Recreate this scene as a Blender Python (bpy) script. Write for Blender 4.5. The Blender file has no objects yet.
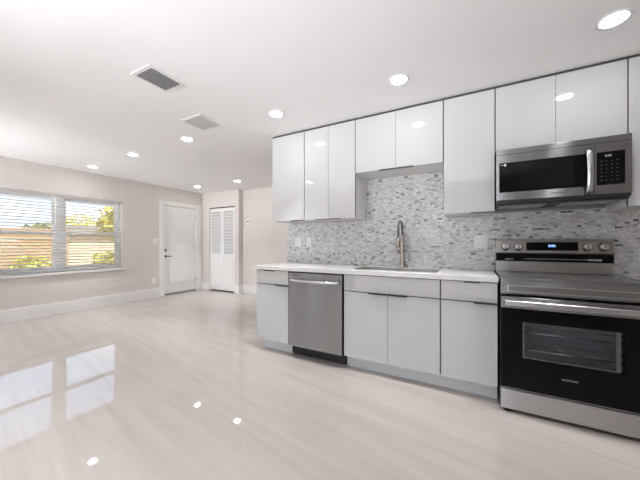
import bpy, bmesh, math, random
from mathutils import Vector, Matrix

random.seed(7)
S = bpy.context.scene
COL = S.collection

# ------------------------------------------------------------------ camera
YAW = 0.4941
cd = bpy.data.cameras.new('camera')
cam = bpy.data.objects.new('camera', cd)
COL.objects.link(cam)
cam.location = (0, 0, 1.156)
cam.rotation_euler = (math.pi / 2, 0, YAW)
cd.sensor_width = 36
cd.lens = 277.08 / 640 * 36
cd.shift_y = 3.76 / 640
cd.clip_start = 0.02
S.camera = cam

# ------------------------------------------------------------------ exposure
S.view_settings.view_transform = 'Standard'
S.view_settings.look = 'None'
S.view_settings.gamma = 1
S.view_settings.exposure = 0.5
S.view_settings.use_curve_mapping = False
S.cycles.max_bounces = 12
S.cycles.diffuse_bounces = 8
S.cycles.glossy_bounces = 6
S.cycles.transparent_max_bounces = 12
S.cycles.caustics_reflective = False
S.cycles.caustics_refractive = False
S.cycles.sample_clamp_indirect = 6
S.cycles.use_denoising = True

DOWNLIGHT = 50.0       # radiance of each recessed lamp's diffuser

LAMP_W = 3.5            # power of each recessed lamp

# ------------------------------------------------------------------ sky and sun
W_ = bpy.data.worlds.new('sky')
S.world = W_
W_.use_nodes = True
nt = W_.node_tree
nt.nodes.clear()
tc = nt.nodes.new('ShaderNodeTexCoord')
sep = nt.nodes.new('ShaderNodeSeparateXYZ')
nt.links.new(tc.outputs['Generated'], sep.inputs[0])
rmp = nt.nodes.new('ShaderNodeValToRGB')
rmp.color_ramp.elements[0].position = 0.0
rmp.color_ramp.elements[0].color = (0.44, 0.53, 0.64, 1)
rmp.color_ramp.elements[1].position = 0.5
rmp.color_ramp.elements[1].color = (0.50, 0.62, 0.82, 1)
nt.links.new(sep.outputs['Z'], rmp.inputs[0])
ns = nt.nodes.new('ShaderNodeTexNoise')
ns.inputs['Scale'].default_value = 4.0
ns.inputs['Detail'].default_value = 6.0
mp = nt.nodes.new('ShaderNodeMapping')
mp.inputs['Scale'].default_value = (1, 1, 2.6)
nt.links.new(tc.outputs['Generated'], mp.inputs[0])
nt.links.new(mp.outputs[0], ns.inputs['Vector'])
cr = nt.nodes.new('ShaderNodeValToRGB')
cr.color_ramp.elements[0].position = 0.48
cr.color_ramp.elements[1].position = 0.66
nt.links.new(ns.outputs[0], cr.inputs[0])
mx = nt.nodes.new('ShaderNodeMixRGB')
nt.links.new(cr.outputs[0], mx.inputs[0])
nt.links.new(rmp.outputs[0], mx.inputs[1])
mx.inputs[2].default_value = (0.66, 0.68, 0.70, 1)
bg = nt.nodes.new('ShaderNodeBackground')
bg.inputs['Strength'].default_value = 1.8
nt.links.new(mx.outputs[0], bg.inputs[0])
wo = nt.nodes.new('ShaderNodeOutputWorld')
nt.links.new(bg.outputs[0], wo.inputs[0])

sd = bpy.data.lights.new('sun', 'SUN')
sd.energy = 5.0
sd.angle = 0.01
sd.color = (1.0, 0.93, 0.82)
sun = bpy.data.objects.new('sun', sd)
COL.objects.link(sun)
sun.rotation_euler = Vector((-0.62, -0.30, -0.72)).to_track_quat('-Z', 'Y').to_euler()

# area lamps added outside the invented patio doors, aimed up to brighten the ceiling
for (lx, lw, le, up) in ((-0.95, 2.9, 60, 36), (-5.05, 1.3, 36, 20)):
    dl = bpy.data.lights.new('added_fill_light', 'AREA')
    dl.shape = 'RECTANGLE'
    dl.size = lw
    dl.size_y = 0.5
    dl.energy = le
    dl.spread = math.radians(80)
    dl.color = (0.95, 0.975, 1.0)
    fill_lamp = bpy.data.objects.new('added_fill_light', dl)
    COL.objects.link(fill_lamp)
    fill_lamp.location = (lx, -1.95, 1.5)
    fill_lamp.rotation_euler = (math.radians(90 + up), 0, 0)

# ------------------------------------------------------------------ materials
def principled(name, col, rough=0.5, metal=0.0, ior=1.5, spec=0.5, coat=0.0, emit=None, estr=0.0):
    m = bpy.data.materials.new(name)
    m.use_nodes = True
    b = m.node_tree.nodes['Principled BSDF']
    b.inputs['Base Color'].default_value = (*col, 1)
    b.inputs['Roughness'].default_value = rough
    b.inputs['Metallic'].default_value = metal
    b.inputs['IOR'].default_value = ior
    b.inputs['Specular IOR Level'].default_value = spec
    b.inputs['Coat Weight'].default_value = coat
    b.inputs['Coat Roughness'].default_value = 0.03
    if emit:
        b.inputs['Emission Color'].default_value = (*emit, 1)
        b.inputs['Emission Strength'].default_value = estr
    return m

class NT:
    def __init__(s, m):
        s.t = m.node_tree
        s.b = s.t.nodes['Principled BSDF']
    def n(s, typ, **kw):
        x = s.t.nodes.new(typ)
        for k, v in kw.items():
            setattr(x, k, v)
        return x
    def l(s, a, b):
        s.t.links.new(a, b)
    def put(s, inp, v):
        if isinstance(v, (int, float)):
            inp.default_value = v
        else:
            s.l(v, inp)
    def m(s, op, a, b=0.0, c=None):
        x = s.n('ShaderNodeMath', operation=op)
        s.put(x.inputs[0], a)
        s.put(x.inputs[1], b)
        if c is not None:
            s.put(x.inputs[2], c)
        return x.outputs[0]
    def mix(s, f, a, b):
        x = s.n('ShaderNodeMixRGB')
        s.put(x.inputs[0], f)
        for i, v in ((1, a), (2, b)):
            if isinstance(v, tuple):
                x.inputs[i].default_value = (*v, 1)
            else:
                s.l(v, x.inputs[i])
        return x.outputs[0]
    def ramp(s, f, stops, const=False):
        x = s.n('ShaderNodeValToRGB')
        e = x.color_ramp.elements
        while len(e) < len(stops):
            e.new(0.5)
        for i, (p, c) in enumerate(stops):
            e[i].position = p
            e[i].color = (*c, 1)
        if const:
            x.color_ramp.interpolation = 'CONSTANT'
        s.l(f, x.inputs[0])
        return x.outputs[0]

def noisy(name, c1, c2, scale, rough=0.5, stretch=(1, 1, 1), **kw):
    m = principled(name, c1, rough, **kw)
    t = NT(m)
    g = t.n('ShaderNodeTexCoord')
    mp = t.n('ShaderNodeMapping')
    mp.inputs['Scale'].default_value = stretch
    t.l(g.outputs['Object'], mp.inputs[0])
    n = t.n('ShaderNodeTexNoise')
    n.inputs['Scale'].default_value = scale
    n.inputs['Detail'].default_value = 4
    t.l(mp.outputs[0], n.inputs['Vector'])
    t.l(t.ramp(n.outputs[0], [(0.3, c1), (0.7, c2)]), t.b.inputs['Base Color'])
    return m

def tile_material():
    m = principled('mosaic_tile', (0.5, 0.5, 0.5), 0.28)
    t = NT(m)
    g = t.n('ShaderNodeNewGeometry')
    sp = t.n('ShaderNodeSeparateXYZ')
    t.l(g.outputs['Position'], sp.inputs[0])
    x, z = sp.outputs['X'], sp.outputs['Z']
    rz = t.m('DIVIDE', z, 0.0172)
    row = t.m('FLOOR', rz)
    fz = t.m('FRACT', rz)
    w1 = t.n('ShaderNodeTexWhiteNoise', noise_dimensions='1D')
    t.l(row, w1.inputs['W'])
    w2 = t.n('ShaderNodeTexWhiteNoise', noise_dimensions='1D')
    t.l(t.m('ADD', row, 91.7), w2.inputs['W'])
    wid = t.m('MULTIPLY_ADD', w2.outputs['Value'], 0.020, 0.026)
    rx = t.m('DIVIDE', t.m('ADD', x, t.m('MULTIPLY', w1.outputs['Value'], 0.5)), wid)
    colm = t.m('FLOOR', rx)
    fx = t.m('FRACT', rx)
    cv = t.n('ShaderNodeCombineXYZ')
    t.l(colm, cv.inputs[0])
    t.l(row, cv.inputs[1])
    w3 = t.n('ShaderNodeTexWhiteNoise', noise_dimensions='2D')
    t.l(cv.outputs[0], w3.inputs['Vector'])
    base = t.ramp(w3.outputs['Value'], [(0.0, (0.69, 0.69, 0.69)), (0.34, (0.62, 0.62, 0.625)), (0.60, (0.53, 0.53, 0.535)),
                                        (0.76, (0.56, 0.55, 0.54)), (0.88, (0.39, 0.39, 0.395)), (0.955, (0.27, 0.265, 0.265)),
                                        (0.983, (0.16, 0.16, 0.16))], const=True)
    n = t.n('ShaderNodeTexNoise')
    n.inputs['Scale'].default_value = 55
    n.inputs['Detail'].default_value = 3
    t.l(g.outputs['Position'], n.inputs['Vector'])
    vein = t.ramp(n.outputs[0], [(0.3, (0.80, 0.80, 0.80)), (0.7, (1.12, 1.12, 1.12))])
    mm = t.n('ShaderNodeMixRGB', blend_type='MULTIPLY')
    mm.inputs[0].default_value = 1
    t.l(base, mm.inputs[1])
    t.l(vein, mm.inputs[2])
    gz = t.m('LESS_THAN', fz, 0.09)
    gx = t.m('LESS_THAN', fx, 0.045)
    gr = t.m('MAXIMUM', gz, gx)
    t.l(t.mix(gr, mm.outputs[0], (0.45, 0.44, 0.43)), t.b.inputs['Base Color'])
    t.l(t.m('MULTIPLY_ADD', gr, 0.5, 0.22), t.b.inputs['Roughness'])
    return m

def floor_material():
    m = principled('polished_porcelain', (0.55, 0.5, 0.48), 0.03, ior=1.75)
    t = NT(m)
    g = t.n('ShaderNodeNewGeometry')
    mp = t.n('ShaderNodeMapping')
    mp.inputs['Rotation'].default_value = (0, 0, math.radians(9))
    t.l(g.outputs['Position'], mp.inputs[0])
    def streak(sx, sy, scale, detail, off):
        q = t.n('ShaderNodeMapping')
        q.inputs['Scale'].default_value = (sx, sy, 1)
        q.inputs['Location'].default_value = (off, off * 2, 0)
        t.l(mp.outputs[0], q.inputs[0])
        n = t.n('ShaderNodeTexNoise')
        n.inputs['Scale'].default_value = scale
        n.inputs['Detail'].default_value = detail
        n.inputs['Distortion'].default_value = 0.4
        t.l(q.outputs[0], n.inputs['Vector'])
        return n.outputs[0]
    a = streak(0.35, 5.0, 2.2, 6, 0.0)
    b = streak(0.8, 16.0, 2.0, 5, 3.0)
    c = streak(1.0, 1.6, 0.9, 3, 8.0)
    f = t.m('ADD', t.m('MULTIPLY', a, 0.55), t.m('ADD', t.m('MULTIPLY', b, 0.3), t.m('MULTIPLY', c, 0.15)))
    base = t.ramp(f, [(0.34, FLOOR_D), (0.5, FLOOR_M), (0.64, FLOOR_L)])
    sp = t.n('ShaderNodeSeparateXYZ')
    t.l(g.outputs['Position'], sp.inputs[0])
    ry = t.m('DIVIDE', t.m('ADD', sp.outputs['Y'], -0.74 + 6.1), 0.61)
    fy = t.m('FRACT', ry)
    par = t.m('MODULO', t.m('FLOOR', ry), 3)
    rx = t.m('FRACT', t.m('DIVIDE', t.m('ADD', t.m('MULTIPLY', par, 0.407), t.m('ADD', sp.outputs['X'], 12.4)), 1.22))
    ln = t.m('MAXIMUM', t.m('LESS_THAN', fy, 0.006), t.m('LESS_THAN', rx, 0.0025))
    t.l(t.mix(t.m('MULTIPLY', ln, 0.55), base, (0.36, 0.34, 0.32)), t.b.inputs['Base Color'])
    return m

FLOOR_D = (0.355, 0.316, 0.292)
FLOOR_M = (0.388, 0.349, 0.325)
FLOOR_L = (0.418, 0.379, 0.355)

def steel_material(name, col, rough, stretch):
    m = principled(name, col, rough, metal=1.0)
    t = NT(m)
    t.b.inputs['Anisotropic'].default_value = 1.0
    tv = t.n('ShaderNodeCombineXYZ')
    tv.inputs[2].default_value = 1.0
    t.l(tv.outputs[0], t.b.inputs['Tangent'])
    return m

def glass_material(name, tint=(1, 1, 1), refl=1.0):
    m = bpy.data.materials.new(name)
    m.use_nodes = True
    t = m.node_tree
    t.nodes.clear()
    tr = t.nodes.new('ShaderNodeBsdfTransparent')
    tr.inputs[0].default_value = (*tint, 1)
    gl = t.nodes.new('ShaderNodeBsdfGlossy')
    gl.inputs['Roughness'].default_value = 0.02
    fr = t.nodes.new('ShaderNodeFresnel')
    fr.inputs['IOR'].default_value = 1.45
    mu = t.nodes.new('ShaderNodeMath')
    mu.operation = 'MULTIPLY'
    mu.inputs[1].default_value = refl
    t.links.new(fr.outputs[0], mu.inputs[0])
    mx = t.nodes.new('ShaderNodeMixShader')
    t.links.new(mu.outputs[0], mx.inputs[0])
    t.links.new(tr.outputs[0], mx.inputs[1])
    t.links.new(gl.outputs[0], mx.inputs[2])
    o = t.nodes.new('ShaderNodeOutputMaterial')
    t.links.new(mx.outputs[0], o.inputs[0])
    return m

M = {}
M['wall'] = noisy('beige_wall_paint', (0.685, 0.643, 0.617), (0.70, 0.658, 0.632), 3.0, 0.6, spec=0.3)
M['ceiling'] = noisy('white_ceiling_paint', (0.87, 0.87, 0.875), (0.89, 0.89, 0.895), 2.0, 0.8, spec=0.2)
M['trim'] = principled('white_trim_paint', (0.80, 0.80, 0.795), 0.35)
M['floor'] = floor_material()
M['tile'] = tile_material()
M['gloss'] = principled('white_gloss_laminate', (0.565, 0.565, 0.565), 0.045)
M['carcass'] = principled('white_melamine', (0.74, 0.74, 0.74), 0.4)
M['gap'] = principled('dark_track_gap_shade', (0.045, 0.045, 0.045), 0.7, spec=0.2)  # shade painted into cabinet door gaps; also the dark closet track
M['filler'] = principled('dark_grey_filler', (0.055, 0.055, 0.055), 0.5)
M['toe'] = principled('pale_grey_toe_kick', (0.70, 0.71, 0.72), 0.3)
M['pull'] = principled('black_edge_pull', (0.03, 0.03, 0.03), 0.35)
M['quartz'] = noisy('white_quartz', (0.68, 0.665, 0.655), (0.73, 0.72, 0.71), 14, 0.12)
M['steel'] = steel_material('brushed_steel', (0.33, 0.335, 0.345), 0.24, (1.2, 1.2, 60))
M['steel_light'] = steel_material('light_brushed_steel', (0.56, 0.56, 0.565), 0.28, (1.2, 1.2, 60))
M['steel_v'] = steel_material('brushed_steel_dishwasher', (0.38, 0.38, 0.385), 0.27, (1.2, 1.2, 60))
M['steel_warm'] = steel_material('warm_steel', (0.41, 0.385, 0.36), 0.28, (1.2, 1.2, 60))
M['chrome'] = principled('polished_steel', (0.62, 0.62, 0.625), 0.24, metal=1.0)
M['nickel'] = principled('brushed_nickel', (0.50, 0.45, 0.41), 0.22, metal=1.0)
M['nickel_dark'] = principled('dark_nickel_hose', (0.16, 0.155, 0.15), 0.3, metal=0.8)
M['black_glass'] = principled('black_glass', (0.005, 0.005, 0.006), 0.04, spec=0.14)
M['black_glass_soft'] = principled('black_window_glass', (0.010, 0.010, 0.011), 0.05, spec=0.18)
M['cooktop'] = principled('glass_ceramic', (0.02, 0.02, 0.021), 0.08, ior=1.6)
M['black'] = principled('black_plastic', (0.012, 0.012, 0.013), 0.45)
M['dark'] = principled('dark_grey_enamel', (0.05, 0.05, 0.052), 0.4)
M['enamel'] = principled('grey_oven_enamel', (0.70, 0.70, 0.71), 0.35)
M['rack'] = principled('chromed_wire', (0.75, 0.75, 0.75), 0.25, metal=1.0)
M['plate'] = principled('white_plastic', (0.82, 0.82, 0.81), 0.3)
M['slot'] = principled('socket_slot', (0.05, 0.05, 0.05), 0.6)
M['vent_white'] = principled('white_enamelled_metal', (0.80, 0.80, 0.80), 0.4)
M['vent_dark'] = principled('duct_interior', (0.03, 0.03, 0.03), 0.8)
M['vent_pale'] = principled('pale_vent_blade', (0.56, 0.56, 0.56), 0.5)
M['vent_grey'] = principled('grey_vent_blade', (0.26, 0.26, 0.26), 0.5)
M['lamp'] = principled('lamp_diffuser', (1, 1, 1), 0.5, emit=(0.99, 0.99, 1.0), estr=DOWNLIGHT)
M['blind'] = principled('white_blind_slat', (0.88, 0.88, 0.88), 0.4)
_t = NT(M['blind'])
_tr = _t.n('ShaderNodeBsdfTranslucent')
_tr.inputs[0].default_value = (0.9, 0.9, 0.9, 1)
_mx = _t.n('ShaderNodeMixShader')
_mx.inputs[0].default_value = 0.72
_t.l(_t.b.outputs[0], _mx.inputs[1])
_t.l(_tr.outputs[0], _mx.inputs[2])
_t.l(_mx.outputs[0], _t.t.nodes['Material Output'].inputs[0])
M['vinyl'] = principled('white_window_vinyl', (0.94, 0.94, 0.94), 0.35)
M['sill'] = noisy('pale_marble_sill', (0.66, 0.66, 0.65), (0.74, 0.74, 0.73), 8, 0.25)
M['glass'] = glass_material('window_glass')
M['oven_glass'] = glass_material('oven_window_glass', (0.90, 0.90, 0.91))
M['label_grey'] = principled('grey_print', (0.42, 0.42, 0.43), 0.5)
M['print_dim'] = principled('dim_grey_print', (0.16, 0.16, 0.165), 0.5)
M['basin'] = principled('satin_sink_steel', (0.55, 0.51, 0.47), 0.42, metal=0.6)
M['label_dark'] = principled('dark_print', (0.05, 0.05, 0.05), 0.5)
M['label_white'] = principled('white_print', (0.85, 0.85, 0.85), 0.5)
M['blue_led'] = principled('blue_led', (0.1, 0.2, 0.6), 0.5, emit=(0.25, 0.45, 1.0), estr=2.2)
M['grey_led'] = principled('dim_led', (0.3, 0.3, 0.3), 0.5, emit=(0.8, 0.85, 0.9), estr=0.18)
M['lawn'] = noisy('dry_lawn', (0.30, 0.31, 0.10), (0.45, 0.38, 0.20), 1.2, 0.9)
M['paving'] = noisy('pale_driveway', (0.62, 0.55, 0.48), (0.72, 0.66, 0.60), 2, 0.8)
M['fence'] = noisy('tan_fence_board', (0.40, 0.24, 0.12), (0.55, 0.36, 0.20), 3, 0.8, (6, 0.6, 6))
M['house'] = noisy('peach_render', (0.68, 0.48, 0.34), (0.74, 0.55, 0.41), 1.5, 0.8)
M['roof'] = noisy('grey_shingle', (0.22, 0.20, 0.18), (0.36, 0.33, 0.30), 9, 0.9)
M['bark'] = noisy('brown_bark', (0.12, 0.08, 0.05), (0.22, 0.16, 0.10), 12, 0.9)
M['leaf_y'] = noisy('yellow_green_leaf', (0.50, 0.44, 0.06), (0.72, 0.62, 0.14), 8, 0.6)
M['leaf_g'] = noisy('olive_green_leaf', (0.16, 0.20, 0.06), (0.36, 0.36, 0.12), 8, 0.6)
M['outer'] = principled('outside_render', (0.62, 0.60, 0.57), 0.8)

# ------------------------------------------------------------------ mesh builder
class MB:
    def __init__(s):
        s.bm = bmesh.new()
    def box(s, x0, x1, y0, y1, z0, z1, bev=0.0, seg=2, mat=None):
        r = bmesh.ops.create_cube(s.bm, size=1.0)
        vs = r['verts']
        for v in vs:
            v.co = Vector(((x0 + x1) / 2 + v.co.x * (x1 - x0), (y0 + y1) / 2 + v.co.y * (y1 - y0), (z0 + z1) / 2 + v.co.z * (z1 - z0)))
        if bev > 0:
            es = list({e for v in vs for e in v.link_edges})
            q = bmesh.ops.bevel(s.bm, geom=es, offset=bev, segments=seg, profile=0.5, affect='EDGES')
            vs = list({v for f in q['faces'] for v in f.verts} | {v for v in vs if v.is_valid})
        if mat is not None:
            for v in vs:
                v.co = mat @ v.co
        return s
    def cyl(s, p0, p1, r0, r1=None, n=24, smooth=True):
        r1 = r0 if r1 is None else r1
        p0, p1 = Vector(p0), Vector(p1)
        d = p1 - p0
        r = bmesh.ops.create_cone(s.bm, cap_ends=True, segments=n, radius1=r0, radius2=r1, depth=d.length)
        mt = Matrix.Translation((p0 + p1) / 2) @ d.to_track_quat('Z', 'Y').to_matrix().to_4x4()
        for v in r['verts']:
            v.co = mt @ v.co
        if smooth:
            for f in {f for v in r['verts'] for f in v.link_faces}:
                f.smooth = len(f.verts) == 4
        return s
    def tube(s, pts, r, n=12, closed=False, flat=1.0, up=Vector((0, 0, 1))):
        pts = [Vector(p) for p in pts]
        rings = []
        for i, p in enumerate(pts):
            a = pts[max(i - 1, 0)]
            b = pts[min(i + 1, len(pts) - 1)]
            t = (b - a).normalized()
            u = up if abs(t.dot(up)) < 0.95 else Vector((1, 0, 0))
            sx = t.cross(u).normalized()
            sz = sx.cross(t).normalized()
            rr = r[i] if isinstance(r, (list, tuple)) else r
            rings.append([s.bm.verts.new(p + sx * (rr * flat * math.cos(2 * math.pi * k / n)) + sz * (rr * math.sin(2 * math.pi * k / n))) for k in range(n)])
        for i in range(len(rings) - 1):
            for k in range(n):
                f = s.bm.faces.new((rings[i][k], rings[i][(k + 1) % n], rings[i + 1][(k + 1) % n], rings[i + 1][k]))
                f.smooth = True
        s.bm.faces.new(rings[0][::-1])
        s.bm.faces.new(rings[-1])
        return s
    def lathe(s, prof, origin, axis=(0, 0, 1), n=32):
        o = Vector(origin)
        q = Vector(axis).to_track_quat('Z', 'Y').to_matrix()
        rings = []
        for (r, h) in prof:
            rings.append([s.bm.verts.new(o + q @ Vector((r * math.cos(2 * math.pi * k / n), r * math.sin(2 * math.pi * k / n), h))) for k in range(n)])
        for i in range(len(rings) - 1):
            for k in range(n):
                f = s.bm.faces.new((rings[i][k], rings[i][(k + 1) % n], rings[i + 1][(k + 1) % n], rings[i + 1][k]))
                f.smooth = True
        s.bm.faces.new(rings[0][::-1])
        s.bm.faces.new(rings[-1])
        return s
    def prism(s, prof, axis, a0, a1):
        """prof: 2-D points in the plane across the axis ('x': (y, z); 'y': (x, z); 'z': (x, y))"""
        def P(p, a):
            return {'x': (a, p[0], p[1]), 'y': (p[0], a, p[1]), 'z': (p[0], p[1], a)}[axis]
        A = [s.bm.verts.new(P(p, a0)) for p in prof]
        B = [s.bm.verts.new(P(p, a1)) for p in prof]
        n = len(prof)
        s.bm.faces.new(A[::-1])
        s.bm.faces.new(B)
        for k in range(n):
            s.bm.faces.new((A[k], A[(k + 1) % n], B[(k + 1) % n], B[k]))
        return s
    def build(s, name, mat, parent=None):
        bmesh.ops.recalc_face_normals(s.bm, faces=s.bm.faces[:])
        me = bpy.data.meshes.new(name)
        if parent is not None:
            o = Vector()
            q = parent
            while q is not None:
                o += q.location
                q = q.parent
            bmesh.ops.translate(s.bm, verts=s.bm.verts[:], vec=-o)
        s.bm.to_mesh(me)
        s.bm.free()
        me.materials.append(M[mat])
        ob = bpy.data.objects.new(name, me)
        COL.objects.link(ob)
        ob.parent = parent
        return ob

def rebase(ob, loc):
    """give a top-level mesh its origin at loc"""
    ob.data.transform(Matrix.Translation(-Vector(loc)))
    ob.location = loc
    return ob

def tag(o, label, cat=None, group=None, kind=None):
    o['label'] = label
    if cat:
        o['category'] = cat
    if group:
        o['group'] = group
    if kind:
        o['kind'] = kind
    return o

def thing(name, loc, label, cat, group=None):
    o = bpy.data.objects.new(name, None)
    o.empty_display_size = 0.1
    COL.objects.link(o)
    o.location = loc
    return tag(o, label, cat, group)

def struct(name, loc, label):
    o = bpy.data.objects.new(name, None)
    o.empty_display_size = 0.1
    COL.objects.link(o)
    o.location = loc
    o['kind'] = 'structure'
    o['label'] = label
    return o

def bx(name, mat, parent, *a, bev=0.0):
    return MB().box(*a, bev=bev).build(name, mat, parent)

def text(name, body, size, loc, mat, parent, rot=(math.pi / 2, 0, 0), depth=0.0006, space=1.0):
    cu = bpy.data.curves.new(name, 'FONT')
    cu.body = body
    cu.size = size
    cu.extrude = depth
    cu.align_x = 'CENTER'
    cu.align_y = 'CENTER'
    cu.space_character = space
    ob = bpy.data.objects.new(name, cu)
    COL.objects.link(ob)
    bpy.context.view_layer.update()
    me = bpy.data.meshes.new_from_object(ob.evaluated_get(bpy.context.evaluated_depsgraph_get()))
    bpy.data.objects.remove(ob)
    bpy.data.curves.remove(cu)
    me.materials.clear()
    me.materials.append(M[mat])
    o = bpy.data.objects.new(name, me)
    COL.objects.link(o)
    base = Vector()
    q = parent
    while q is not None:
        base += q.location
        q = q.parent
    o.parent = parent
    o.location = Vector(loc) - base
    o.rotation_euler = rot
    return o

# ------------------------------------------------------------------ room dimensions
H = 2.427                       # ceiling
XL = -5.973                     # window wall, room face
YF = 4.78                       # closet wall, room face
YT = 4.92                       # wall with the thermostat
XJ = -4.727                     # corner between those two
WK = 2.98                       # kitchen wall, room face
XK = -2.15                      # left end of the kitchen wall
XR = 2.25                       # right wall
YR = -1.5                       # wall behind the viewpoint
WIN = (1.10, 2.937, 0.69, 1.975)
DOOR = (3.766, 4.617, 2.022)

def structure(mb, name, mat, label):
    o = mb.build(name, mat)
    return tag(o, label, kind='structure')

structure(MB().box(XL - 0.3, XR + 0.3, YR - 0.3, YT + 0.3, -0.12, 0.0), 'floor', 'floor', 'polished pale beige porcelain floor with fine streaks')
structure(MB().box(XL - 0.5, XR + 0.3, YR - 0.3, YT + 0.3, H, H + 0.2), 'ceiling', 'ceiling', 'flat white ceiling')
w = MB()
T = 0.2
w.box(XL - T, XL, YR - T, WIN[0], 0, H)
w.box(XL - T, XL, WIN[0], WIN[1], 0, WIN[2])
w.box(XL - T, XL, WIN[0], WIN[1], WIN[3], H)
w.box(XL - T, XL, WIN[1], DOOR[0], 0, H)
w.box(XL - T, XL, DOOR[0], DOOR[1], DOOR[2], H)
w.box(XL - T, XL, DOOR[1], YT + T, 0, H)
structure(w, 'wall_left', 'wall', 'pinkish beige wall with the window and the entry door')
CL = (-5.705, -4.852, 2.048)    # closet opening
w = MB()
w.box(XL, CL[0], YF, YT + T, 0, H)
w.box(CL[0], CL[1], YF, YT + T, CL[2], H)
w.box(CL[1], XJ, YF, YT + T, 0, H)
w.box(CL[0], CL[1], YT + 0.1, YT + T, 0, CL[2])
w.box(XJ, -0.6, YT, YT + T, 0, H)
structure(w, 'wall_far', 'wall', 'beige far wall stepping back beside the louvered closet')
structure(MB().box(XK, XR, WK, WK + 0.13, 0, H), 'wall_kitchen', 'wall', 'wall behind the kitchen cabinets')
structure(MB().box(-0.8, -0.6, WK + 0.13, YT, 0, H), 'wall_hall', 'wall', 'wall closing the hall behind the kitchen')
structure(MB().box(XR, XR + T, YR - T, WK + 0.13, 0, H), 'wall_right', 'wall', 'right end wall of the kitchen')
R1 = (-2.5, 0.6, 0.03, 2.15)  # rear openings are unseen, added to admit the fill light
R2 = (-5.75, -4.35, 0.03, 2.15)
R3 = (-3.66, -3.40, 0.05, 2.15)  # slit added so the dishwasher steel picks up a bright streak
w = MB()
w.box(XL, R2[0], YR - T, YR, 0, H)
w.box(R2[1], R3[0], YR - T, YR, 0, H)
w.box(R3[1], R1[0], YR - T, YR, 0, H)
w.box(R1[1], XR, YR - T, YR, 0, H)
for r in (R1, R2, R3):
    w.box(r[0], r[1], YR - T, YR, 0, r[2])
    w.box(r[0], r[1], YR - T, YR, r[3], H)
structure(w, 'wall_rear', 'wall', 'wall behind the viewpoint with glazed openings added for fill light')

# baseboards
def baseboard(name, segs, label):
    b = MB()
    for (x0, x1, y0, y1) in segs:
        b.box(x0, x1, y0, y1, 0, 0.178, 0.0)
        cx = 0.004
        b.box(x0 + (cx if x1 - x0 > 0.05 else 0), x1 - (cx if x1 - x0 < 0.05 and x0 < -5 and y1 - y0 > 0.3 else 0), y0, y1, 0.178, 0.186)
    return structure(b, name, 'trim', label)

baseboard('baseboard_left', [(XL, XL + 0.016, YR, 3.676), (XL, XL + 0.016, 4.743, YF)], 'tall white baseboard along the window wall')
baseboard('baseboard_far', [(XL + 0.016, CL[0], YF - 0.016, YF), (CL[1], XJ + 0.016, YF - 0.016, YF), (XJ, XJ + 0.016, YF, YT - 0.016), (XJ, -0.8, YT - 0.016, YT)], 'tall white baseboard along the far wall')
baseboard('baseboard_rear', [(XL + 0.016, R2[0], YR, YR + 0.016), (R2[1], R1[0], YR, YR + 0.016), (R1[1], XR, YR, YR + 0.016)], 'white baseboard behind the viewpoint')

# ------------------------------------------------------------------ window_1
wn = struct('window_1', (XL - 0.11, 2.02, WIN[2]), 'white double window with single-hung sashes behind the blinds')
fx0, fx1 = XL - 0.145, XL - 0.062
ML, MR = 1.937, 2.104
f = MB()
f.box(fx0, fx1, WIN[0], WIN[0] + 0.05, WIN[2], WIN[3])
f.box(fx0, fx1, WIN[1] - 0.05, WIN[1], WIN[2], WIN[3])
f.box(fx0, fx1, WIN[0] + 0.05, WIN[1] - 0.05, WIN[3] - 0.04, WIN[3])
f.box(fx0, fx1, WIN[0] + 0.05, WIN[1] - 0.05, WIN[2], WIN[2] + 0.05)
f.box(fx0 - 0.02, XL - 0.060, ML + 0.035, MR - 0.035, WIN[2] + 0.05, WIN[3] - 0.04)
f.build('window_frame', 'vinyl', wn)
for (a, b) in ((WIN[0] + 0.05, ML + 0.035), (MR - 0.035, WIN[1] - 0.05)):
    for (z0, z1, dx) in ((WIN[2] + 0.05, 1.355, 0.03), (1.30, WIN[3] - 0.04, 0.0)):
        s_ = MB()
        x0, x1 = fx0 + 0.015 + dx, fx0 + 0.045 + dx
        s_.box(x0, x1, a, a + 0.04, z0, z1)
        s_.box(x0, x1, b - 0.04, b, z0, z1)
        s_.box(x0, x1, a + 0.04, b - 0.04, z0, z0 + 0.045)
        s_.box(x0, x1, a + 0.04, b - 0.04, z1 - 0.045, z1)
        so = s_.build('sash', 'vinyl', wn)
        bx('pane', 'glass', so, (x0 + x1) / 2 - 0.002, (x0 + x1) / 2 + 0.002, a + 0.038, b - 0.038, z0 + 0.043, z1 - 0.043)
bx('window_sill', 'sill', wn, XL - 0.062, XL + 0.035, WIN[0] - 0.02, WIN[1] + 0.012, 0.645, WIN[2], bev=0.004)

# blinds
def blind(y0, y1, label):
    xc = XL - 0.029
    t = thing('window_blind', (xc, (y0 + y1) / 2, WIN[3]), label, 'blind', 'white slatted blinds')
    bx('headrail', 'blind', t, xc - 0.028, xc + 0.03, y0, y1, WIN[3] - 0.05, WIN[3] - 0.002, bev=0.003)
    z = 0.735
    m = MB()
    n = 0
    while z < WIN[3] - 0.065:
        R = Matrix.Translation((xc, 0, z)) @ Matrix.Rotation(math.radians(SLAT_TILT), 4, 'Y')
        m.box(-0.025, 0.025, y0 + 0.004, y1 - 0.004, -0.0015, 0.0015, mat=R)
        z += 0.049
        n += 1
    m.build('slats', 'blind', t)
    bx('bottom_rail', 'blind', t, xc - 0.025, xc + 0.025, y0 + 0.003, y1 - 0.003, WIN[2] + 0.006, WIN[2] + 0.024, bev=0.003)
    L = y1 - y0
    for k in (0.12, 0.5, 0.88):
        c = MB()
        for dx in (-0.027, 0.027):
            c.cyl((xc + dx, y0 + L * k, WIN[2] + 0.02), (xc + dx, y0 + L * k, WIN[3] - 0.04), 0.0011, n=6)
        c.build('ladder_cord', 'blind', t)
    return t
SLAT_TILT = 20
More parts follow.
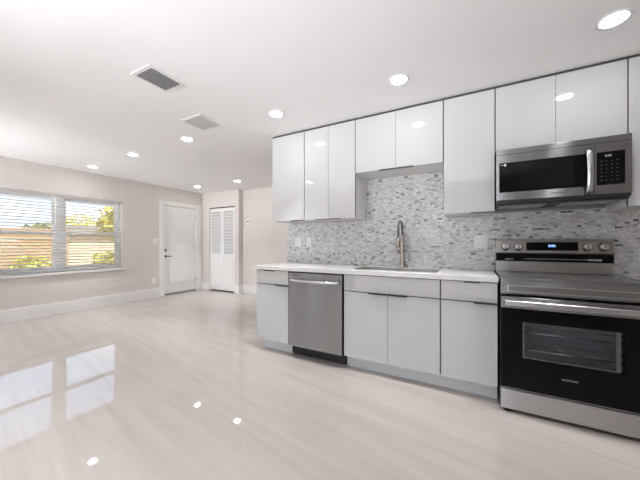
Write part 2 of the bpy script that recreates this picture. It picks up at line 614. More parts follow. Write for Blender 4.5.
blind(WIN[0] + 0.004, 1.936, 'white slatted window blind over the left sash, nearest the viewer')
blind(1.944, WIN[1] - 0.004, 'white slatted window blind over the right sash, nearest the entry door')

# slim unseen sidelight, added to reflect as a streak in the dishwasher
r = R3
wn = struct('added_window_2', ((r[0] + r[1]) / 2, YR - 0.1, r[2]), 'slim unseen sidelight added for a streak of reflected light')
f = MB()
f.box(r[0], r[0] + 0.03, YR - 0.14, YR - 0.06, r[2], r[3])
f.box(r[1] - 0.03, r[1], YR - 0.14, YR - 0.06, r[2], r[3])
f.box(r[0] + 0.03, r[1] - 0.03, YR - 0.14, YR - 0.06, r[2], r[2] + 0.03)
f.box(r[0] + 0.03, r[1] - 0.03, YR - 0.14, YR - 0.06, r[3] - 0.03, r[3])
f.build('window_frame', 'vinyl', wn)
bx('pane', 'glass', wn, r[0] + 0.028, r[1] - 0.028, YR - 0.102, YR - 0.098, r[2] + 0.028, r[3] - 0.028)

# unseen sliding patio doors, added behind the viewpoint to let fill light in
for (nm, r, lab) in (('added_door_3', R1, 'wide sliding glass patio door added behind the viewpoint for fill light'), ('added_door_4', R2, 'narrower unseen glass patio door added near the window wall for fill light')):
    wn = struct(nm, ((r[0] + r[1]) / 2, YR - 0.1, r[2]), lab)
    pm = (r[0] + r[1]) / 2
    for (a, b, yo) in ((r[0], pm + 0.03, -0.12), (pm - 0.03, r[1], -0.07)):
        f = MB()
        f.box(a, a + 0.06, YR + yo - 0.02, YR + yo + 0.02, r[2], r[3])
        f.box(b - 0.06, b, YR + yo - 0.02, YR + yo + 0.02, r[2], r[3])
        f.box(a + 0.06, b - 0.06, YR + yo - 0.02, YR + yo + 0.02, r[2], r[2] + 0.06)
        f.box(a + 0.06, b - 0.06, YR + yo - 0.02, YR + yo + 0.02, r[3] - 0.06, r[3])
        fo = f.build('sliding_panel', 'vinyl', wn)
        bx('pane', 'glass', fo, a + 0.058, b - 0.058, YR + yo - 0.003, YR + yo + 0.003, r[2] + 0.058, r[3] - 0.058)

# ------------------------------------------------------------------ door_1: white panelled entry door
d = struct('door_1', (XL, (DOOR[0] + DOOR[1]) / 2, 0), 'white panelled entry door with a dark lever and deadbolt')
c = MB()
c.box(XL, XL + 0.018, 3.676, DOOR[0] + 0.012, 0, 2.112, 0.002)
c.box(XL, XL + 0.018, DOOR[1] - 0.012, 4.743, 0, 2.112, 0.002)
c.box(XL, XL + 0.018, DOOR[0] + 0.012, DOOR[1] - 0.012, 2.030, 2.112, 0.002)
c.build('door_casing', 'trim', d)
j = MB()
j.box(XL - 0.15, XL, DOOR[0] - 0.001, DOOR[0] + 0.006, 0, DOOR[2])
j.box(XL - 0.15, XL, DOOR[1] - 0.006, DOOR[1] + 0.001, 0, DOOR[2])
j.box(XL - 0.15, XL, DOOR[0], DOOR[1], DOOR[2] - 0.006, DOOR[2] + 0.001)
j.build('door_jamb', 'trim', d)
y0, y1 = DOOR[0] + 0.012, DOOR[1] - 0.012
sx = XL - 0.028
s_ = MB().box(sx - 0.044, sx, y0, y1, 0.035, DOOR[2] - 0.018)
sw = y1 - y0
for (z0, z1) in ((0.22, 0.80), (0.95, 1.53), (1.66, 1.88)):
    for k in (0, 1):
        a = y0 + 0.11 + k * (sw / 2 - 0.055)
        b = a + sw / 2 - 0.165
        s_.box(sx, sx + 0.004, a, b, z0, z1, 0.0)
        s_.box(sx + 0.004, sx + 0.010, a + 0.035, b - 0.035, z0 + 0.035, z1 - 0.035, 0.003)
slab = s_.build('door_slab', 'trim', d)
h = MB()
h.lathe([(0.026, 0.0), (0.026, 0.006), (0.012, 0.008), (0.012, 0.045)], (sx, 3.826, 0.875), (1, 0, 0))
h.tube([(sx + 0.045, 3.822, 0.875), (sx + 0.048, 3.87, 0.875), (sx + 0.045, 3.95, 0.872)], [0.011, 0.010, 0.008], 10)
h.build('lever_handle', 'pull', d)
MB().lathe([(0.03, 0.0), (0.03, 0.008), (0.024, 0.018), (0.008, 0.018), (0.008, 0.03)], (sx, 3.826, 1.012), (1, 0, 0)).build('deadbolt', 'nickel_dark', d)
for z in (0.28, 1.05, 1.80):
    MB().cyl((sx + 0.006, DOOR[1] - 0.009, z - 0.045), (sx + 0.006, DOOR[1] - 0.009, z + 0.045), 0.006, n=10).build('hinge', 'nickel', d)
bx('threshold', 'vent_grey', d, XL - 0.15, XL + 0.004, DOOR[0] + 0.006, DOOR[1] - 0.006, 0, 0.03)

# ------------------------------------------------------------------ door_2: louvered bifold closet doors
d = struct('door_2', ((CL[0] + CL[1]) / 2, YF, 0), 'white louvered bifold closet door in two leaves')
bx('top_track', 'gap', d, CL[0], CL[1], YF + 0.012, YF + 0.05, CL[2] - 0.02, CL[2] - 0.001)
bx('closet_interior', 'wall', d, CL[0], CL[1], YT + 0.08, YT + 0.098, 0, CL[2])
mid = (CL[0] + CL[1]) / 2
for (a, b) in ((CL[0] + 0.012, mid - 0.002), (mid + 0.002, CL[1] - 0.012)):
    f = MB()
    fy0, fy1 = YF + 0.012, YF + 0.040
    z0, z1 = 0.03, CL[2] - 0.026
    f.box(a, a + 0.052, fy0, fy1, z0, z1, 0.002)
    f.box(b - 0.052, b, fy0, fy1, z0, z1, 0.002)
    for (q0, q1) in ((z0, z0 + 0.12), (0.80, 0.90), (z1 - 0.07, z1)):
        f.box(a + 0.052, b - 0.052, fy0, fy1, q0, q1, 0.002)
    f.box(a + 0.05, b - 0.05, fy0 + 0.012, fy1 - 0.006, z0 + 0.11, 0.81)
    f.box(a + 0.085, b - 0.085, fy0 + 0.004, fy0 + 0.014, z0 + 0.155, 0.765, 0.003)
    leaf = f.build('door_leaf', 'trim', d)
    l = MB()
    z = 0.925
    while z < z1 - 0.045:
        R = Matrix.Translation((0, (fy0 + fy1) / 2, z)) @ Matrix.Rotation(math.radians(55), 4, 'X')
        l.box(a + 0.050, b - 0.050, -0.041, 0.041, -0.003, 0.003, mat=R)
        z += 0.074
    l.build('louver_slats', 'trim', leaf)

# ------------------------------------------------------------------ backsplash
b = MB()
TY = WK - 0.008
b.box(-2.09, -1.016, TY, WK, 0.915, 1.416)
b.box(-1.016, -0.199, TY, WK, 0.915, 1.866)
b.box(-0.199, 0.185, TY, WK, 0.915, 1.412)
b.box(0.185, 0.945, TY, WK, 0.70, 1.436)
b.box(0.945, 1.42, TY, WK, 0.70, 1.408)
structure(b, 'trim_1', 'tile', 'grey and white mosaic tile backsplash')
structure(MB().box(0.19, 0.94, WK - 0.012, WK, 1.436, 1.50), 'trim_2', 'vent_grey', 'grey strip of bare wall under the microwave')

# ------------------------------------------------------------------ upper cabinets
YU = 2.636
def upper_cabinet(x0, x1, z0, splits, pulls, label, group='white gloss upper cabinets', top=H - 0.019):
    t = thing('upper_cabinet', ((x0 + x1) / 2, WK - 0.17, z0), label, 'cabinet', group)
    g = 0.004
    bx('carcass', 'carcass', t, x0 + 0.001, x1 - 0.001, YU + 0.026, WK - 0.009, z0 + 0.003, H - 0.001)
    bx('gap_shade_plate', 'gap', t, x0 + 0.0005, x1 - 0.0005, YU + 0.020, YU + 0.026, z0 + 0.005, H - 0.002)  # dark plate behind the doors, paints shade into the gaps
    bx('ceiling_filler', 'filler', t, x0, x1, YU + 0.008, YU + 0.0195, top, H - 0.001)
    xs = [x0] + splits + [x1]
    for i in range(len(xs) - 1):
        a = xs[i] + (g if i == 0 else 0.0013)
        c = xs[i + 1] - (g if i == len(xs) - 2 else 0.0013)
        dr = bx('cabinet_door', 'gloss', t, a, c, YU, YU + 0.019, z0, top - 0.002, bev=0.001)
        for (p0, p1) in pulls:
            if p0 >= a - 0.01 and p1 <= c + 0.01:
                m = MB()
                m.box(max(p0, a), min(p1, c), YU - 0.010, YU + 0.019, z0 - 0.0035, z0 - 0.0005)
                m.box(max(p0, a), min(p1, c), YU - 0.010, YU - 0.008, z0 - 0.0035, z0 + 0.004)
                m.build('edge_pull', 'pull', dr)
    return t
upper_cabinet(-2.067, -1.6195, 1.418, [], [(-1.80, -1.63)], 'white gloss single-door upper cabinet at the left end of the row')
upper_cabinet(-1.6195, -1.015, 1.418, [-1.3197], [(-1.48, -1.323), (-1.316, -1.18)], 'white gloss two-door upper cabinet above the dishwasher')
upper_cabinet(-1.015, -0.199, 1.868, [-0.6118], [(-0.77, -0.616), (-0.607, -0.453)], 'short white gloss two-door upper cabinet above the sink and faucet')
upper_cabinet(-0.199, 0.1834, 1.414, [], [(0.006, 0.176)], 'tall white gloss single-door upper cabinet between the sink and the microwave')
upper_cabinet(0.1834, 0.945, 1.888, [0.5635], [], 'short white gloss two-door upper cabinet above the microwave')
upper_cabinet(0.945, 1.40, 1.410, [], [], 'white gloss upper cabinet right of the microwave, cut by the photo edge')

# ------------------------------------------------------------------ base cabinets
YB = 2.358
ZB, ZT, ZG = 0.1236, 0.8765, 0.7229
def base_cabinet(x0, x1, splits, fronts_pull, doors_pull, label, drawer='drawer_front', toe_x0=None):
    t = thing('base_cabinet', ((x0 + x1) / 2, 2.67, 0), label, 'cabinet', 'white gloss base cabinets')
    g = 0.0042
    c = MB()
    c.box(x0 + 0.001, x0 + 0.019, YB + 0.027, WK - 0.009, ZB - 0.002, 0.8775)
    c.box(x1 - 0.019, x1 - 0.001, YB + 0.027, WK - 0.009, ZB - 0.002, 0.8775)
    c.box(x0 + 0.019, x1 - 0.019, YB + 0.027, WK - 0.009, ZB - 0.002, ZB + 0.016)
    c.box(x0 + 0.019, x1 - 0.019, WK - 0.02, WK - 0.009, ZB + 0.016, 0.8775)
    c.build('carcass', 'carcass', t)
    bx('gap_shade_plate', 'gap', t, x0 + 0.001, x1 - 0.001, YB + 0.020, YB + 0.0268, ZB + 0.004, 0.8772)  # dark sheet standing in for shade between the fronts
    tx = x0 if toe_x0 is None else toe_x0
    bx('toe_kick', 'toe', t, tx, x1, 2.445, 2.463, 0.0, ZB - 0.003)
    if toe_x0 is not None:
        bx('end_plinth', 'toe', t, tx, tx + 0.018, 2.4632, WK - 0.03, 0.0, ZB - 0.003)
    def pull(par, p):
        m = MB()
        zt = par['top']
        m.box(p[0], p[1], YB - 0.014, YB + 0.018, zt + 0.0005, zt + 0.003)
        m.box(p[0], p[1], YB - 0.014, YB - 0.0115, zt - 0.006, zt + 0.003)
        m.build('edge_pull', 'pull', par)
    dr = bx(drawer, 'gloss', t, x0 + g, x1 - g, YB, YB + 0.019, ZG + 0.0035, ZT - 0.005, bev=0.001)
    dr['top'] = ZT - 0.005
    for p in fronts_pull:
        pull(dr, p)
    del dr['top']
    xs = [x0] + splits + [x1]
    for i in range(len(xs) - 1):
        a = xs[i] + (g if i == 0 else 0.0015)
        c = xs[i + 1] - (g if i == len(xs) - 2 else 0.0015)
        do = bx('cabinet_door', 'gloss', t, a, c, YB, YB + 0.019, ZB, ZG - 0.0035, bev=0.001)
        do['top'] = ZG - 0.0035
        for p in doors_pull:
            if p[0] >= a - 0.01 and p[1] <= c + 0.01:
                pull(do, p)
        del do['top']
    return t
base_cabinet(-2.069, -1.638, [], [(-1.949, -1.811)], [(-1.798, -1.645)], 'white gloss base cabinet left of the dishwasher, one drawer over one door', toe_x0=-2.03)
base_cabinet(-1.022, -0.199, [-0.6142], [], [(-0.779, -0.62), (-0.609, -0.45)], 'wide white gloss base cabinet under the sink with two doors', drawer='false_front')
base_cabinet(-0.199, 0.1825, [], [(-0.035, 0.07)], [(0.031, 0.175)], 'white gloss base cabinet between the sink and the oven, one drawer over one door')

# ------------------------------------------------------------------ worktop with sink cut-out
SX0, SX1, SY0, SY1 = -0.985, -0.237, 2.475, 2.835
q = MB()
q.box(-2.092, SX0, 2.338, WK - 0.009, 0.879, 0.915)
q.box(SX1, 0.1835, 2.338, WK - 0.009, 0.879, 0.915)
q.box(SX0, SX1, 2.338, SY0, 0.879, 0.915)
q.box(SX0, SX1, SY1, WK - 0.009, 0.879, 0.915)
bmesh.ops.remove_doubles(q.bm, verts=q.bm.verts[:], dist=0.0005)
ct = q.build('countertop', 'quartz')
rebase(ct, (-0.95, 2.66, 0.879))
tag(ct, 'white quartz countertop running from the left end to the oven', 'countertop')

sk = thing('kitchen_sink', (-0.61, 2.655, 0.66), 'stainless undermount sink let into the white countertop', 'sink')
s_ = MB()
e = 0.012
z0, z1 = 0.67, 0.914
s_.box(SX0 + 0.001, SX0 + 0.003, SY0 + 0.001, SY1 - 0.001, z0, z1)
s_.box(SX1 - 0.003, SX1 - 0.001, SY0 + 0.001, SY1 - 0.001, z0, z1)
s_.box(SX0 + 0.003, SX1 - 0.003, SY0 + 0.001, SY0 + 0.003, z0, z1)
s_.box(SX0 + 0.003, SX1 - 0.003, SY1 - 0.003, SY1 - 0.001, z0, z1)
s_.box(SX0 + 0.003, SX1 - 0.003, SY0 + 0.003, SY1 - 0.003, z0, z0 + 0.003)
s_.build('basin', 'basin', sk)
MB().lathe([(0.045, 0.0), (0.045, 0.003), (0.03, 0.004), (0.02, 0.002)], (-0.61, 2.70, z0 + 0.003)).build('drain', 'chrome', sk)

# faucet
fx, fy = -0.607, 2.915
t = thing('kitchen_faucet', (fx, fy, 0.915), 'tall nickel pull-down faucet with an arched spout behind the sink', 'faucet')
MB().lathe([(0.027, 0.0), (0.027, 0.012), (0.021, 0.016), (0.019, 0.14), (0.016, 0.145), (0.015, 0.33), (0.012, 0.335)], (fx, fy, 0.915)).build('faucet_body', 'nickel', t)
pts = [(fx, fy, 1.24), (fx, fy, 1.295)]
R_ = 0.092
for k in range(13):
    a = math.pi * k / 12
    pts.append((fx, fy - R_ + R_ * math.cos(a), 1.305 + R_ * 0.85 * math.sin(a)))
pts.append((fx, fy - 2 * R_, 1.20))
MB().tube(pts, 0.011, 12, up=Vector((1, 0, 0))).build('spout_hose', 'nickel_dark', t)
MB().lathe([(0.014, 0.0), (0.019, 0.005), (0.019, 0.10), (0.014, 0.13), (0.012, 0.14)], (fx, fy - 2 * R_, 1.07)).build('spray_head', 'nickel', t)
hl = MB()
hl.cyl((fx + 0.012, fy, 0.985), (fx + 0.075, fy, 0.985), 0.010, n=14)
hl.cyl((fx + 0.066, fy, 0.985), (fx + 0.070, fy - 0.004, 1.095), 0.006, 0.0045, n=12)
hl.build('lever', 'nickel', t)
ar = MB()
ar.cyl((fx, fy, 1.20), (fx, fy - 2 * R_ + 0.015, 1.20), 0.005, n=10)
ar.build('hose_dock', 'nickel_dark', t)

# ------------------------------------------------------------------ dishwasher
t = thing('dishwasher', (-1.33, 2.66, 0), 'stainless steel dishwasher with a bowed bar handle under the countertop', 'dishwasher')
a, c = -1.634, -1.026
bx('tub', 'black', t, a + 0.002, c - 0.002, 2.42, WK - 0.02, 0.02, 0.8775)
bx('gasket', 'black', t, a + 0.0005, c - 0.0005, 2.347, 2.4195, 0.125, 0.8765)
dd = bx('door_panel', 'steel_v', t, a + 0.009, c - 0.009, 2.342, 2.371, 0.122, 0.862, bev=0.003)
tag(dd, 'brushed steel door panel')
bx('kick_plate', 'black', t, a + 0.012, c + 0.006, 2.432, 2.441, 0.012, 0.120)
hz = 0.787
pts = []
for k in range(17):
    u = k / 16
    x = a + 0.026 + u * (c - a - 0.052)
    bow = math.sin(math.pi * u) ** 0.6
    pts.append((x, 2.336 - 0.050 * bow, hz))
hd = MB().tube(pts, 0.014, 12, flat=0.55)
hd.build('bar_handle', 'chrome', t)
text('brand_lettering', 'SAMSUNG', 0.018, (-1.54, 2.3412, 0.838), 'label_dark', t, space=1.1)
bx('control_mark', 'label_dark', t, -1.066, -1.054, 2.3408, 2.3418, 0.802, 0.822)

# ------------------------------------------------------------------ range
rx0, rx1 = 0.190, 0.950
RY = 2.29
t = thing('oven_range', (0.57, 2.6, 0), 'freestanding stainless steel and black glass electric range', 'stove')
bx('range_body', 'dark', t, rx0 + 0.004, rx0 + 0.03, RY + 0.045, 2.93, 0.03, 0.905)
bx('range_body', 'dark', t, rx1 - 0.03, rx1 - 0.004, RY + 0.045, 2.93, 0.03, 0.905)
bx('range_back', 'dark', t, rx0 + 0.03, rx1 - 0.03, 2.90, 2.93, 0.03, 0.905)
cv = MB()
cz0, cz1, cx0, cx1 = 0.30, 0.70, 0.25, 0.89
cv.box(rx0 + 0.03, rx1 - 0.03, RY + 0.06, 2.90, 0.03, cz0)
cv.box(rx0 + 0.03, rx1 - 0.03, RY + 0.06, 2.90, cz1, 0.79)
cv.box(rx0 + 0.03, cx0, RY + 0.06, 2.90, cz0, cz1)
cv.box(cx1, rx1 - 0.03, RY + 0.06, 2.90, cz0, cz1)
cv.box(cx0, cx1, 2.84, 2.90, cz0, cz1)
cav = cv.build('oven_cavity', 'enamel', t)
for z in (0.425, 0.545):
    k = MB()
    for i in range(15):
        x = cx0 + 0.03 + i * (cx1 - cx0 - 0.06) / 14
        k.cyl((x, RY + 0.08, z), (x, 2.82, z), 0.0022, n=6)
    for y in (RY + 0.08, 2.55, 2.82):
        k.cyl((cx0 + 0.004, y, z - 0.003), (cx1 - 0.004, y, z - 0.003), 0.0038, n=8)
    k.build('oven_rack', 'rack', cav)
# oven door
od = bpy.data.objects.new('oven_door', None)
COL.objects.link(od)
od.parent = t
od.location = (0, RY - 2.6, 0.45)
wx0, wx1, wz0, wz1 = 0.316, 0.806, 0.383, 0.628
f = MB()
dz0, dz1 = 0.172, 0.716
f.box(rx0 + 0.004, wx0, RY, RY + 0.04, dz0, dz1)
f.box(wx1, rx1 - 0.004, RY, RY + 0.04, dz0, dz1)
f.box(wx0, wx1, RY, RY + 0.04, dz0, wz0)
f.box(wx0, wx1, RY, RY + 0.04, wz1, dz1)
bmesh.ops.remove_doubles(f.bm, verts=f.bm.verts[:], dist=0.0005)
f.build('door_glass', 'black_glass', od)
bx('oven_window', 'oven_glass', od, wx0, wx1, RY + 0.006, RY + 0.010, wz0, wz1)
wf = MB()
wf.box(wx0, wx0 + 0.012, RY + 0.012, RY + 0.038, wz0, wz1)
wf.box(wx1 - 0.030, wx1 - 0.012, RY + 0.012, RY + 0.038, wz0, wz1)
wf.box(wx0 + 0.012, wx1 - 0.03, RY + 0.012, RY + 0.038, wz0, wz0 + 0.008)
wf.build('window_trim', 'label_grey', od)
bx('door_top_trim', 'steel', od, rx0 + 0.004, rx1 - 0.004, RY - 0.004, RY + 0.04, 0.717, 0.795, bev=0.003)
bx('door_bottom_trim', 'steel', od, rx0 + 0.004, rx1 - 0.004, RY - 0.001, RY + 0.04, 0.166, 0.1715)
hb = MB()
hb.box(rx0 + 0.022, rx1 - 0.022, RY - 0.055, RY - 0.038, 0.738, 0.776, 0.006, 3)
hb.box(rx0 + 0.030, rx0 + 0.055, RY - 0.039, RY - 0.003, 0.745, 0.770)
hb.box(rx1 - 0.055, rx1 - 0.030, RY - 0.039, RY - 0.003, 0.745, 0.770)
hb.build('oven_handle', 'chrome', od)
text('brand_lettering', 'SAMSUNG', 0.016, (0.56, RY - 0.0006, 0.288), 'label_grey', od, space=1.12)
# drawer
bx('storage_drawer', 'steel_light', t, rx0 + 0.004, rx1 - 0.004, RY, RY + 0.04, 0.024, 0.158, bev=0.003)
for (x, y) in ((rx0 + 0.05, RY + 0.035), (rx1 - 0.05, RY + 0.035), (rx0 + 0.05, 2.88), (rx1 - 0.05, 2.88)):
    MB().cyl((x, y, 0.0), (x, y, 0.03), 0.022, n=16).build('foot', 'black', t)
# front rail with its embossed outline
fr = bx('front_rail', 'steel', t, rx0 + 0.002, rx1 - 0.002, RY + 0.004, RY + 0.044, 0.812, 0.912, bev=0.004)
o_ = MB()
ex0, ex1, ez0, ez1 = 0.228, 0.912, 0.828, 0.874
ey0, ey1 = RY + 0.0005, RY + 0.0042
wd = 0.010
o_.box(ex0, ex1, ey0, ey1, ez1 - 0.006, ez1)
o_.box(ex0, ex1, ey0, ey1, ez0, ez0 + 0.006)
o_.box(ex0, ex0 + wd, ey0, ey1, ez0 + 0.006, ez1 - 0.006)
o_.box(ex1 - wd, ex1, ey0, ey1, ez0 + 0.006, ez1 - 0.006)
o_.build('embossed_outline', 'chrome', fr)
# cooktop
cp = bx('cooktop', 'cooktop', t, rx0 + 0.008, rx1 - 0.008, RY + 0.012, 2.855, 0.913, 0.924, bev=0.002)
e_ = MB()
e_.box(rx0 + 0.001, rx0 + 0.008, RY + 0.003, 2.86, 0.909, 0.9255)
e_.box(rx1 - 0.008, rx1 - 0.001, RY + 0.003, 2.86, 0.909, 0.9255)
e_.box(rx0 + 0.008, rx1 - 0.008, RY + 0.003, RY + 0.012, 0.9125, 0.9255)
e_.build('cooktop_rim', 'steel', cp)
for (x, y, r) in ((0.37, 2.46, 0.11), (0.77, 2.46, 0.09), (0.37, 2.72, 0.075), (0.77, 2.72, 0.10), (0.57, 2.73, 0.05)):
    m = MB()
    pts = [(x + r * math.cos(2 * math.pi * k / 40), y + r * math.sin(2 * math.pi * k / 40), 0.9242) for k in range(41)]
    m.tube(pts, 0.0012, 6, flat=1.0)
    m.build('burner_ring', 'dark', cp)
# backguard
bg_ = MB()
GY = 2.842
bg_.prism([(GY + 0.012, 0.915), (GY + 0.012, 1.010), (GY + 0.03, 1.012), (GY + 0.03, 1.062), (GY - 0.004, 1.080), (GY + 0.012, 1.186), (GY + 0.03, 1.192), (2.955, 1.192), (2.955, 0.915)], 'x', 0.206, 0.946)
bgd = bg_.build('backguard', 'steel_warm', t)
bx('vent_slot', 'black_glass', bgd, 0.206, 0.946, GY + 0.002, GY + 0.0315, 1.010, 1.0725)
bx('backguard_strip', 'steel_light', bgd, 0.207, 0.945, GY + 0.008, GY + 0.0125, 0.928, 1.006)
vl = MB()
vl.box(0.40, 0.86, GY - 0.0002, GY + 0.002, 1.030, 1.0335)
vl.box(0.80, 0.88, GY - 0.0002, GY + 0.002, 1.024, 1.038)
vl.box(0.27, 0.33, GY - 0.0002, GY + 0.002, 1.024, 1.030)
vl.build('pale_slot_bars', 'label_grey', bgd)  # pale grey bars across the front of the black slot
tl = math.atan2(0.016, 0.106)      # lean of the control face
def face(z):                        # y of the leaning face
    return GY - 0.004 + (z - 1.080) * 0.016 / 0.106
R = Matrix.Translation((0, face(1.134), 1.134)) @ Matrix.Rotation(-tl, 4, 'X')
dp = MB().box(0.418, 0.745, -0.002, 0.001, -0.034, 0.034, mat=R).build('display_panel', 'black_glass', bgd)
text('clock_digits', '0:00', 0.026, (0.585, face(1.138) - 0.0028, 1.138), 'blue_led', dp, rot=(math.pi / 2 - tl, 0, 0))
for x in (0.272, 0.362, 0.795, 0.888):
    kz = 1.130
    n_ = Vector((0, -math.cos(tl), math.sin(tl)))
    kb = MB().lathe([(0.034, 0.0), (0.034, 0.006), (0.028, 0.009), (0.026, 0.030), (0.022, 0.034)], (x, face(kz), kz), n_)
    ko = kb.build('knob', 'chrome', bgd)
    R = Matrix.Translation(Vector((x, face(kz), kz)) + n_ * 0.0355) @ Matrix.Rotation(-tl, 4, 'X')
    MB().box(-0.005, 0.005, -0.004, 0.004, -0.024, 0.020, 0.001, 1, mat=R).build('knob_grip', 'steel', ko)

# ------------------------------------------------------------------ microwave
t = thing('microwave', (0.564, 2.78, 1.47), 'stainless over-the-range microwave mounted above the stove', 'microwave')
mx0, mx1, MY = 0.187, 0.941, 2.57
mz0, mz1 = 1.494, 1.884
bx('housing', 'black', t, mx0 + 0.002, mx1 - 0.002, MY + 0.032, WK - 0.014, 1.462, mz1)
un = MB()
un.box(mx0 + 0.03, mx0 + 0.33, 2.68, 2.90, 1.4585, 1.4615)
un.box(mx1 - 0.33, mx1 - 0.03, 2.68, 2.90, 1.4585, 1.4615)
un.build('grease_filter', 'label_grey', t)
bx('underside_lip', 'black', t, mx0 + 0.002, mx1 - 0.002, MY + 0.006, MY + 0.0318, 1.474, 1.4925)
bx('vent_strip', 'steel', t, mx0, mx1, MY, MY + 0.031, 1.8435, mz1, bev=0.002)
SM = 0.7565
gx0, gx1, gz0, gz1 = 0.206, 0.703, 1.553, 1.781
fdoor = MB()
fdoor.box(mx0, gx0, MY, MY + 0.031, mz0, 1.842)
fdoor.box(gx1 + 0.044, SM - 0.001, MY, MY + 0.031, mz0, 1.842)
fdoor.box(gx0, gx1 + 0.044, MY, MY + 0.031, mz0, gz0)
fdoor.box(gx0, gx1 + 0.044, MY, MY + 0.031, gz1, 1.842)
bmesh.ops.remove_doubles(fdoor.bm, verts=fdoor.bm.verts[:], dist=0.0005)
md = fdoor.build('microwave_door', 'steel', t)
bx('door_glass', 'black_glass', md, gx0, gx1 + 0.044, MY + 0.001, MY + 0.030, gz0, gz1)
mw = MB()
mw.box(0.335, 0.652, MY + 0.0004, MY + 0.001, 1.575, 1.765)
mw.build('door_window', 'black_glass_soft', md)
bx('sticker', 'label_white', md, 0.238, 0.251, MY + 0.0002, MY + 0.001, 1.757, 1.773)
bx('sticker_strip', 'label_grey', md, 0.214, 0.234, MY + 0.0004, MY + 0.001, 1.764, 1.768)
text('brand_lettering', 'SAMSUNG', 0.017, (0.563, MY - 0.0004, 1.524), 'label_dark', md, space=1.15)
hp = MB()
pts = []
for k in range(13):
    u = k / 12
    pts.append((0.7245, MY - 0.014 - 0.030 * math.sin(math.pi * u) ** 0.5, 1.500 + u * 0.310))
hp.tube(pts, 0.007, 14, flat=2.4, up=Vector((0, 1, 0)))
hp.cyl((0.7245, MY + 0.001, 1.520), (0.7245, MY - 0.022, 1.520), 0.009, n=12)
hp.cyl((0.7245, MY + 0.001, 1.796), (0.7245, MY - 0.022, 1.796), 0.009, n=12)
hp.build('door_handle', 'chrome', md)
px0, px1, pz0, pz1 = 0.768, 0.908, 1.556, 1.780
fp = MB()
fp.box(SM + 0.001, px0, MY, MY + 0.031, mz0, 1.842)
fp.box(px1, mx1, MY, MY + 0.031, mz0, 1.842)
fp.box(px0, px1, MY, MY + 0.031, mz0, pz0)
fp.box(px0, px1, MY, MY + 0.031, pz1, 1.842)
bmesh.ops.remove_doubles(fp.bm, verts=fp.bm.verts[:], dist=0.0005)
cpn = fp.build('control_fascia', 'steel', t)
bx('control_panel', 'black_glass', cpn, px0, px1, MY + 0.001, MY + 0.030, pz0, pz1)
text('clock_digits', '0:00', 0.020, (0.827, MY + 0.0006, 1.752), 'grey_led', cpn)
for r in range(6):
    for c_ in range(4):
        x = 0.790 + c_ * 0.026
        z = 1.716 - r * 0.026
        w_ = (0.007, 0.004, 0.004, 0.007)[c_]
        bx('key', 'print_dim', cpn, x, x + w_, MY + 0.0003, MY + 0.001, z, z + 0.003)

# ------------------------------------------------------------------ plates on the walls
def plate_y(name, x0, x1, z0, z1, y, label, cat, kind, gangs):
    t = thing(name, ((x0 + x1) / 2, y, (z0 + z1) / 2), label, cat)
    bx('cover_plate', 'plate', t, x0, x1, y - 0.006, y, z0, z1, bev=0.002)
    n = len(gangs)
    wdt = (x1 - x0) / n
    for i, gk in enumerate(gangs):
        cx = x0 + wdt * (i + 0.5)
        cz = (z0 + z1) / 2
        if gk == 'outlet':
            for s_ in (-1, 1):
                so = bx('socket', 'plate', t, cx - 0.017, cx + 0.017, y - 0.0085, y - 0.0055, cz + s_ * 0.020 - 0.014, cz + s_ * 0.020 + 0.014, bev=0.001)
                m = MB()
                for dx in (-0.006, 0.006):
                    m.box(cx + dx - 0.001, cx + dx + 0.001, y - 0.0089, y - 0.0084, cz + s_ * 0.020 - 0.002, cz + s_ * 0.020 + 0.006)
                m.build('socket_slot', 'slot', so)
        else:
            bx('rocker', 'plate', t, cx - 0.016, cx + 0.016, y - 0.010, y - 0.0055, cz - 0.032, cz + 0.032, bev=0.002)
    return t
plate_y('light_switch', -1.965, -1.862, 1.118, 1.238, TY, 'double white switch plate on the mosaic tile near the counter left end', 'switch', '', ['rocker', 'rocker'])
plate_y('wall_outlet', -1.795, -1.722, 1.118, 1.238, TY, 'single white outlet on the mosaic tile above the dishwasher', 'outlet', '', ['outlet'])
plate_y('wall_outlet', 0.042, 0.156, 1.116, 1.231, TY, 'wide white outlet plate on the mosaic tile left of the stove controls', 'outlet', '', ['outlet', 'rocker'])
def plate_x(name, y0, y1, z0, z1, label, cat, rk):
    t = thing(name, (XL, (y0 + y1) / 2, (z0 + z1) / 2), label, cat)
    bx('cover_plate', 'plate', t, XL, XL + 0.006, y0, y1, z0, z1, bev=0.002)
    cz = (z0 + z1) / 2
    for k in range(rk):
        cy = y0 + (y1 - y0) * (k + 0.5) / rk
        bx('rocker', 'plate', t, XL + 0.0055, XL + 0.010, cy - 0.016, cy + 0.016, cz - 0.032, cz + 0.032, bev=0.002)
    if rk == 0:
        cy = (y0 + y1) / 2
        for s_ in (-1, 1):
            so = bx('socket', 'plate', t, XL + 0.0055, XL + 0.0085, cy - 0.017, cy + 0.017, cz + s_ * 0.020 - 0.014, cz + s_ * 0.020 + 0.014, bev=0.001)
            bx('socket_slot', 'slot', so, XL + 0.0084, XL + 0.0089, cy - 0.007, cy - 0.005, cz + s_ * 0.020 - 0.002, cz + s_ * 0.020 + 0.006)
plate_x('light_switch', 3.518, 3.634, 1.158, 1.274, 'double white light switch on the beige wall beside the entry door', 'switch', 2)
plate_x('wall_outlet', 3.512, 3.584, 0.30, 0.42, 'white outlet low on the beige wall beside the entry door', 'outlet', 0)
tx_, tz_ = -4.55, 1.670
t = thing('thermostat', (tx_, YT, tz_), 'white thermostat with a round dark dial on the far beige wall', 'thermostat')
MB().box(tx_ - 0.075, tx_ + 0.075, YT - 0.012, YT, tz_ - 0.07, tz_ + 0.07, 0.010, 3).build('backplate', 'plate', t)
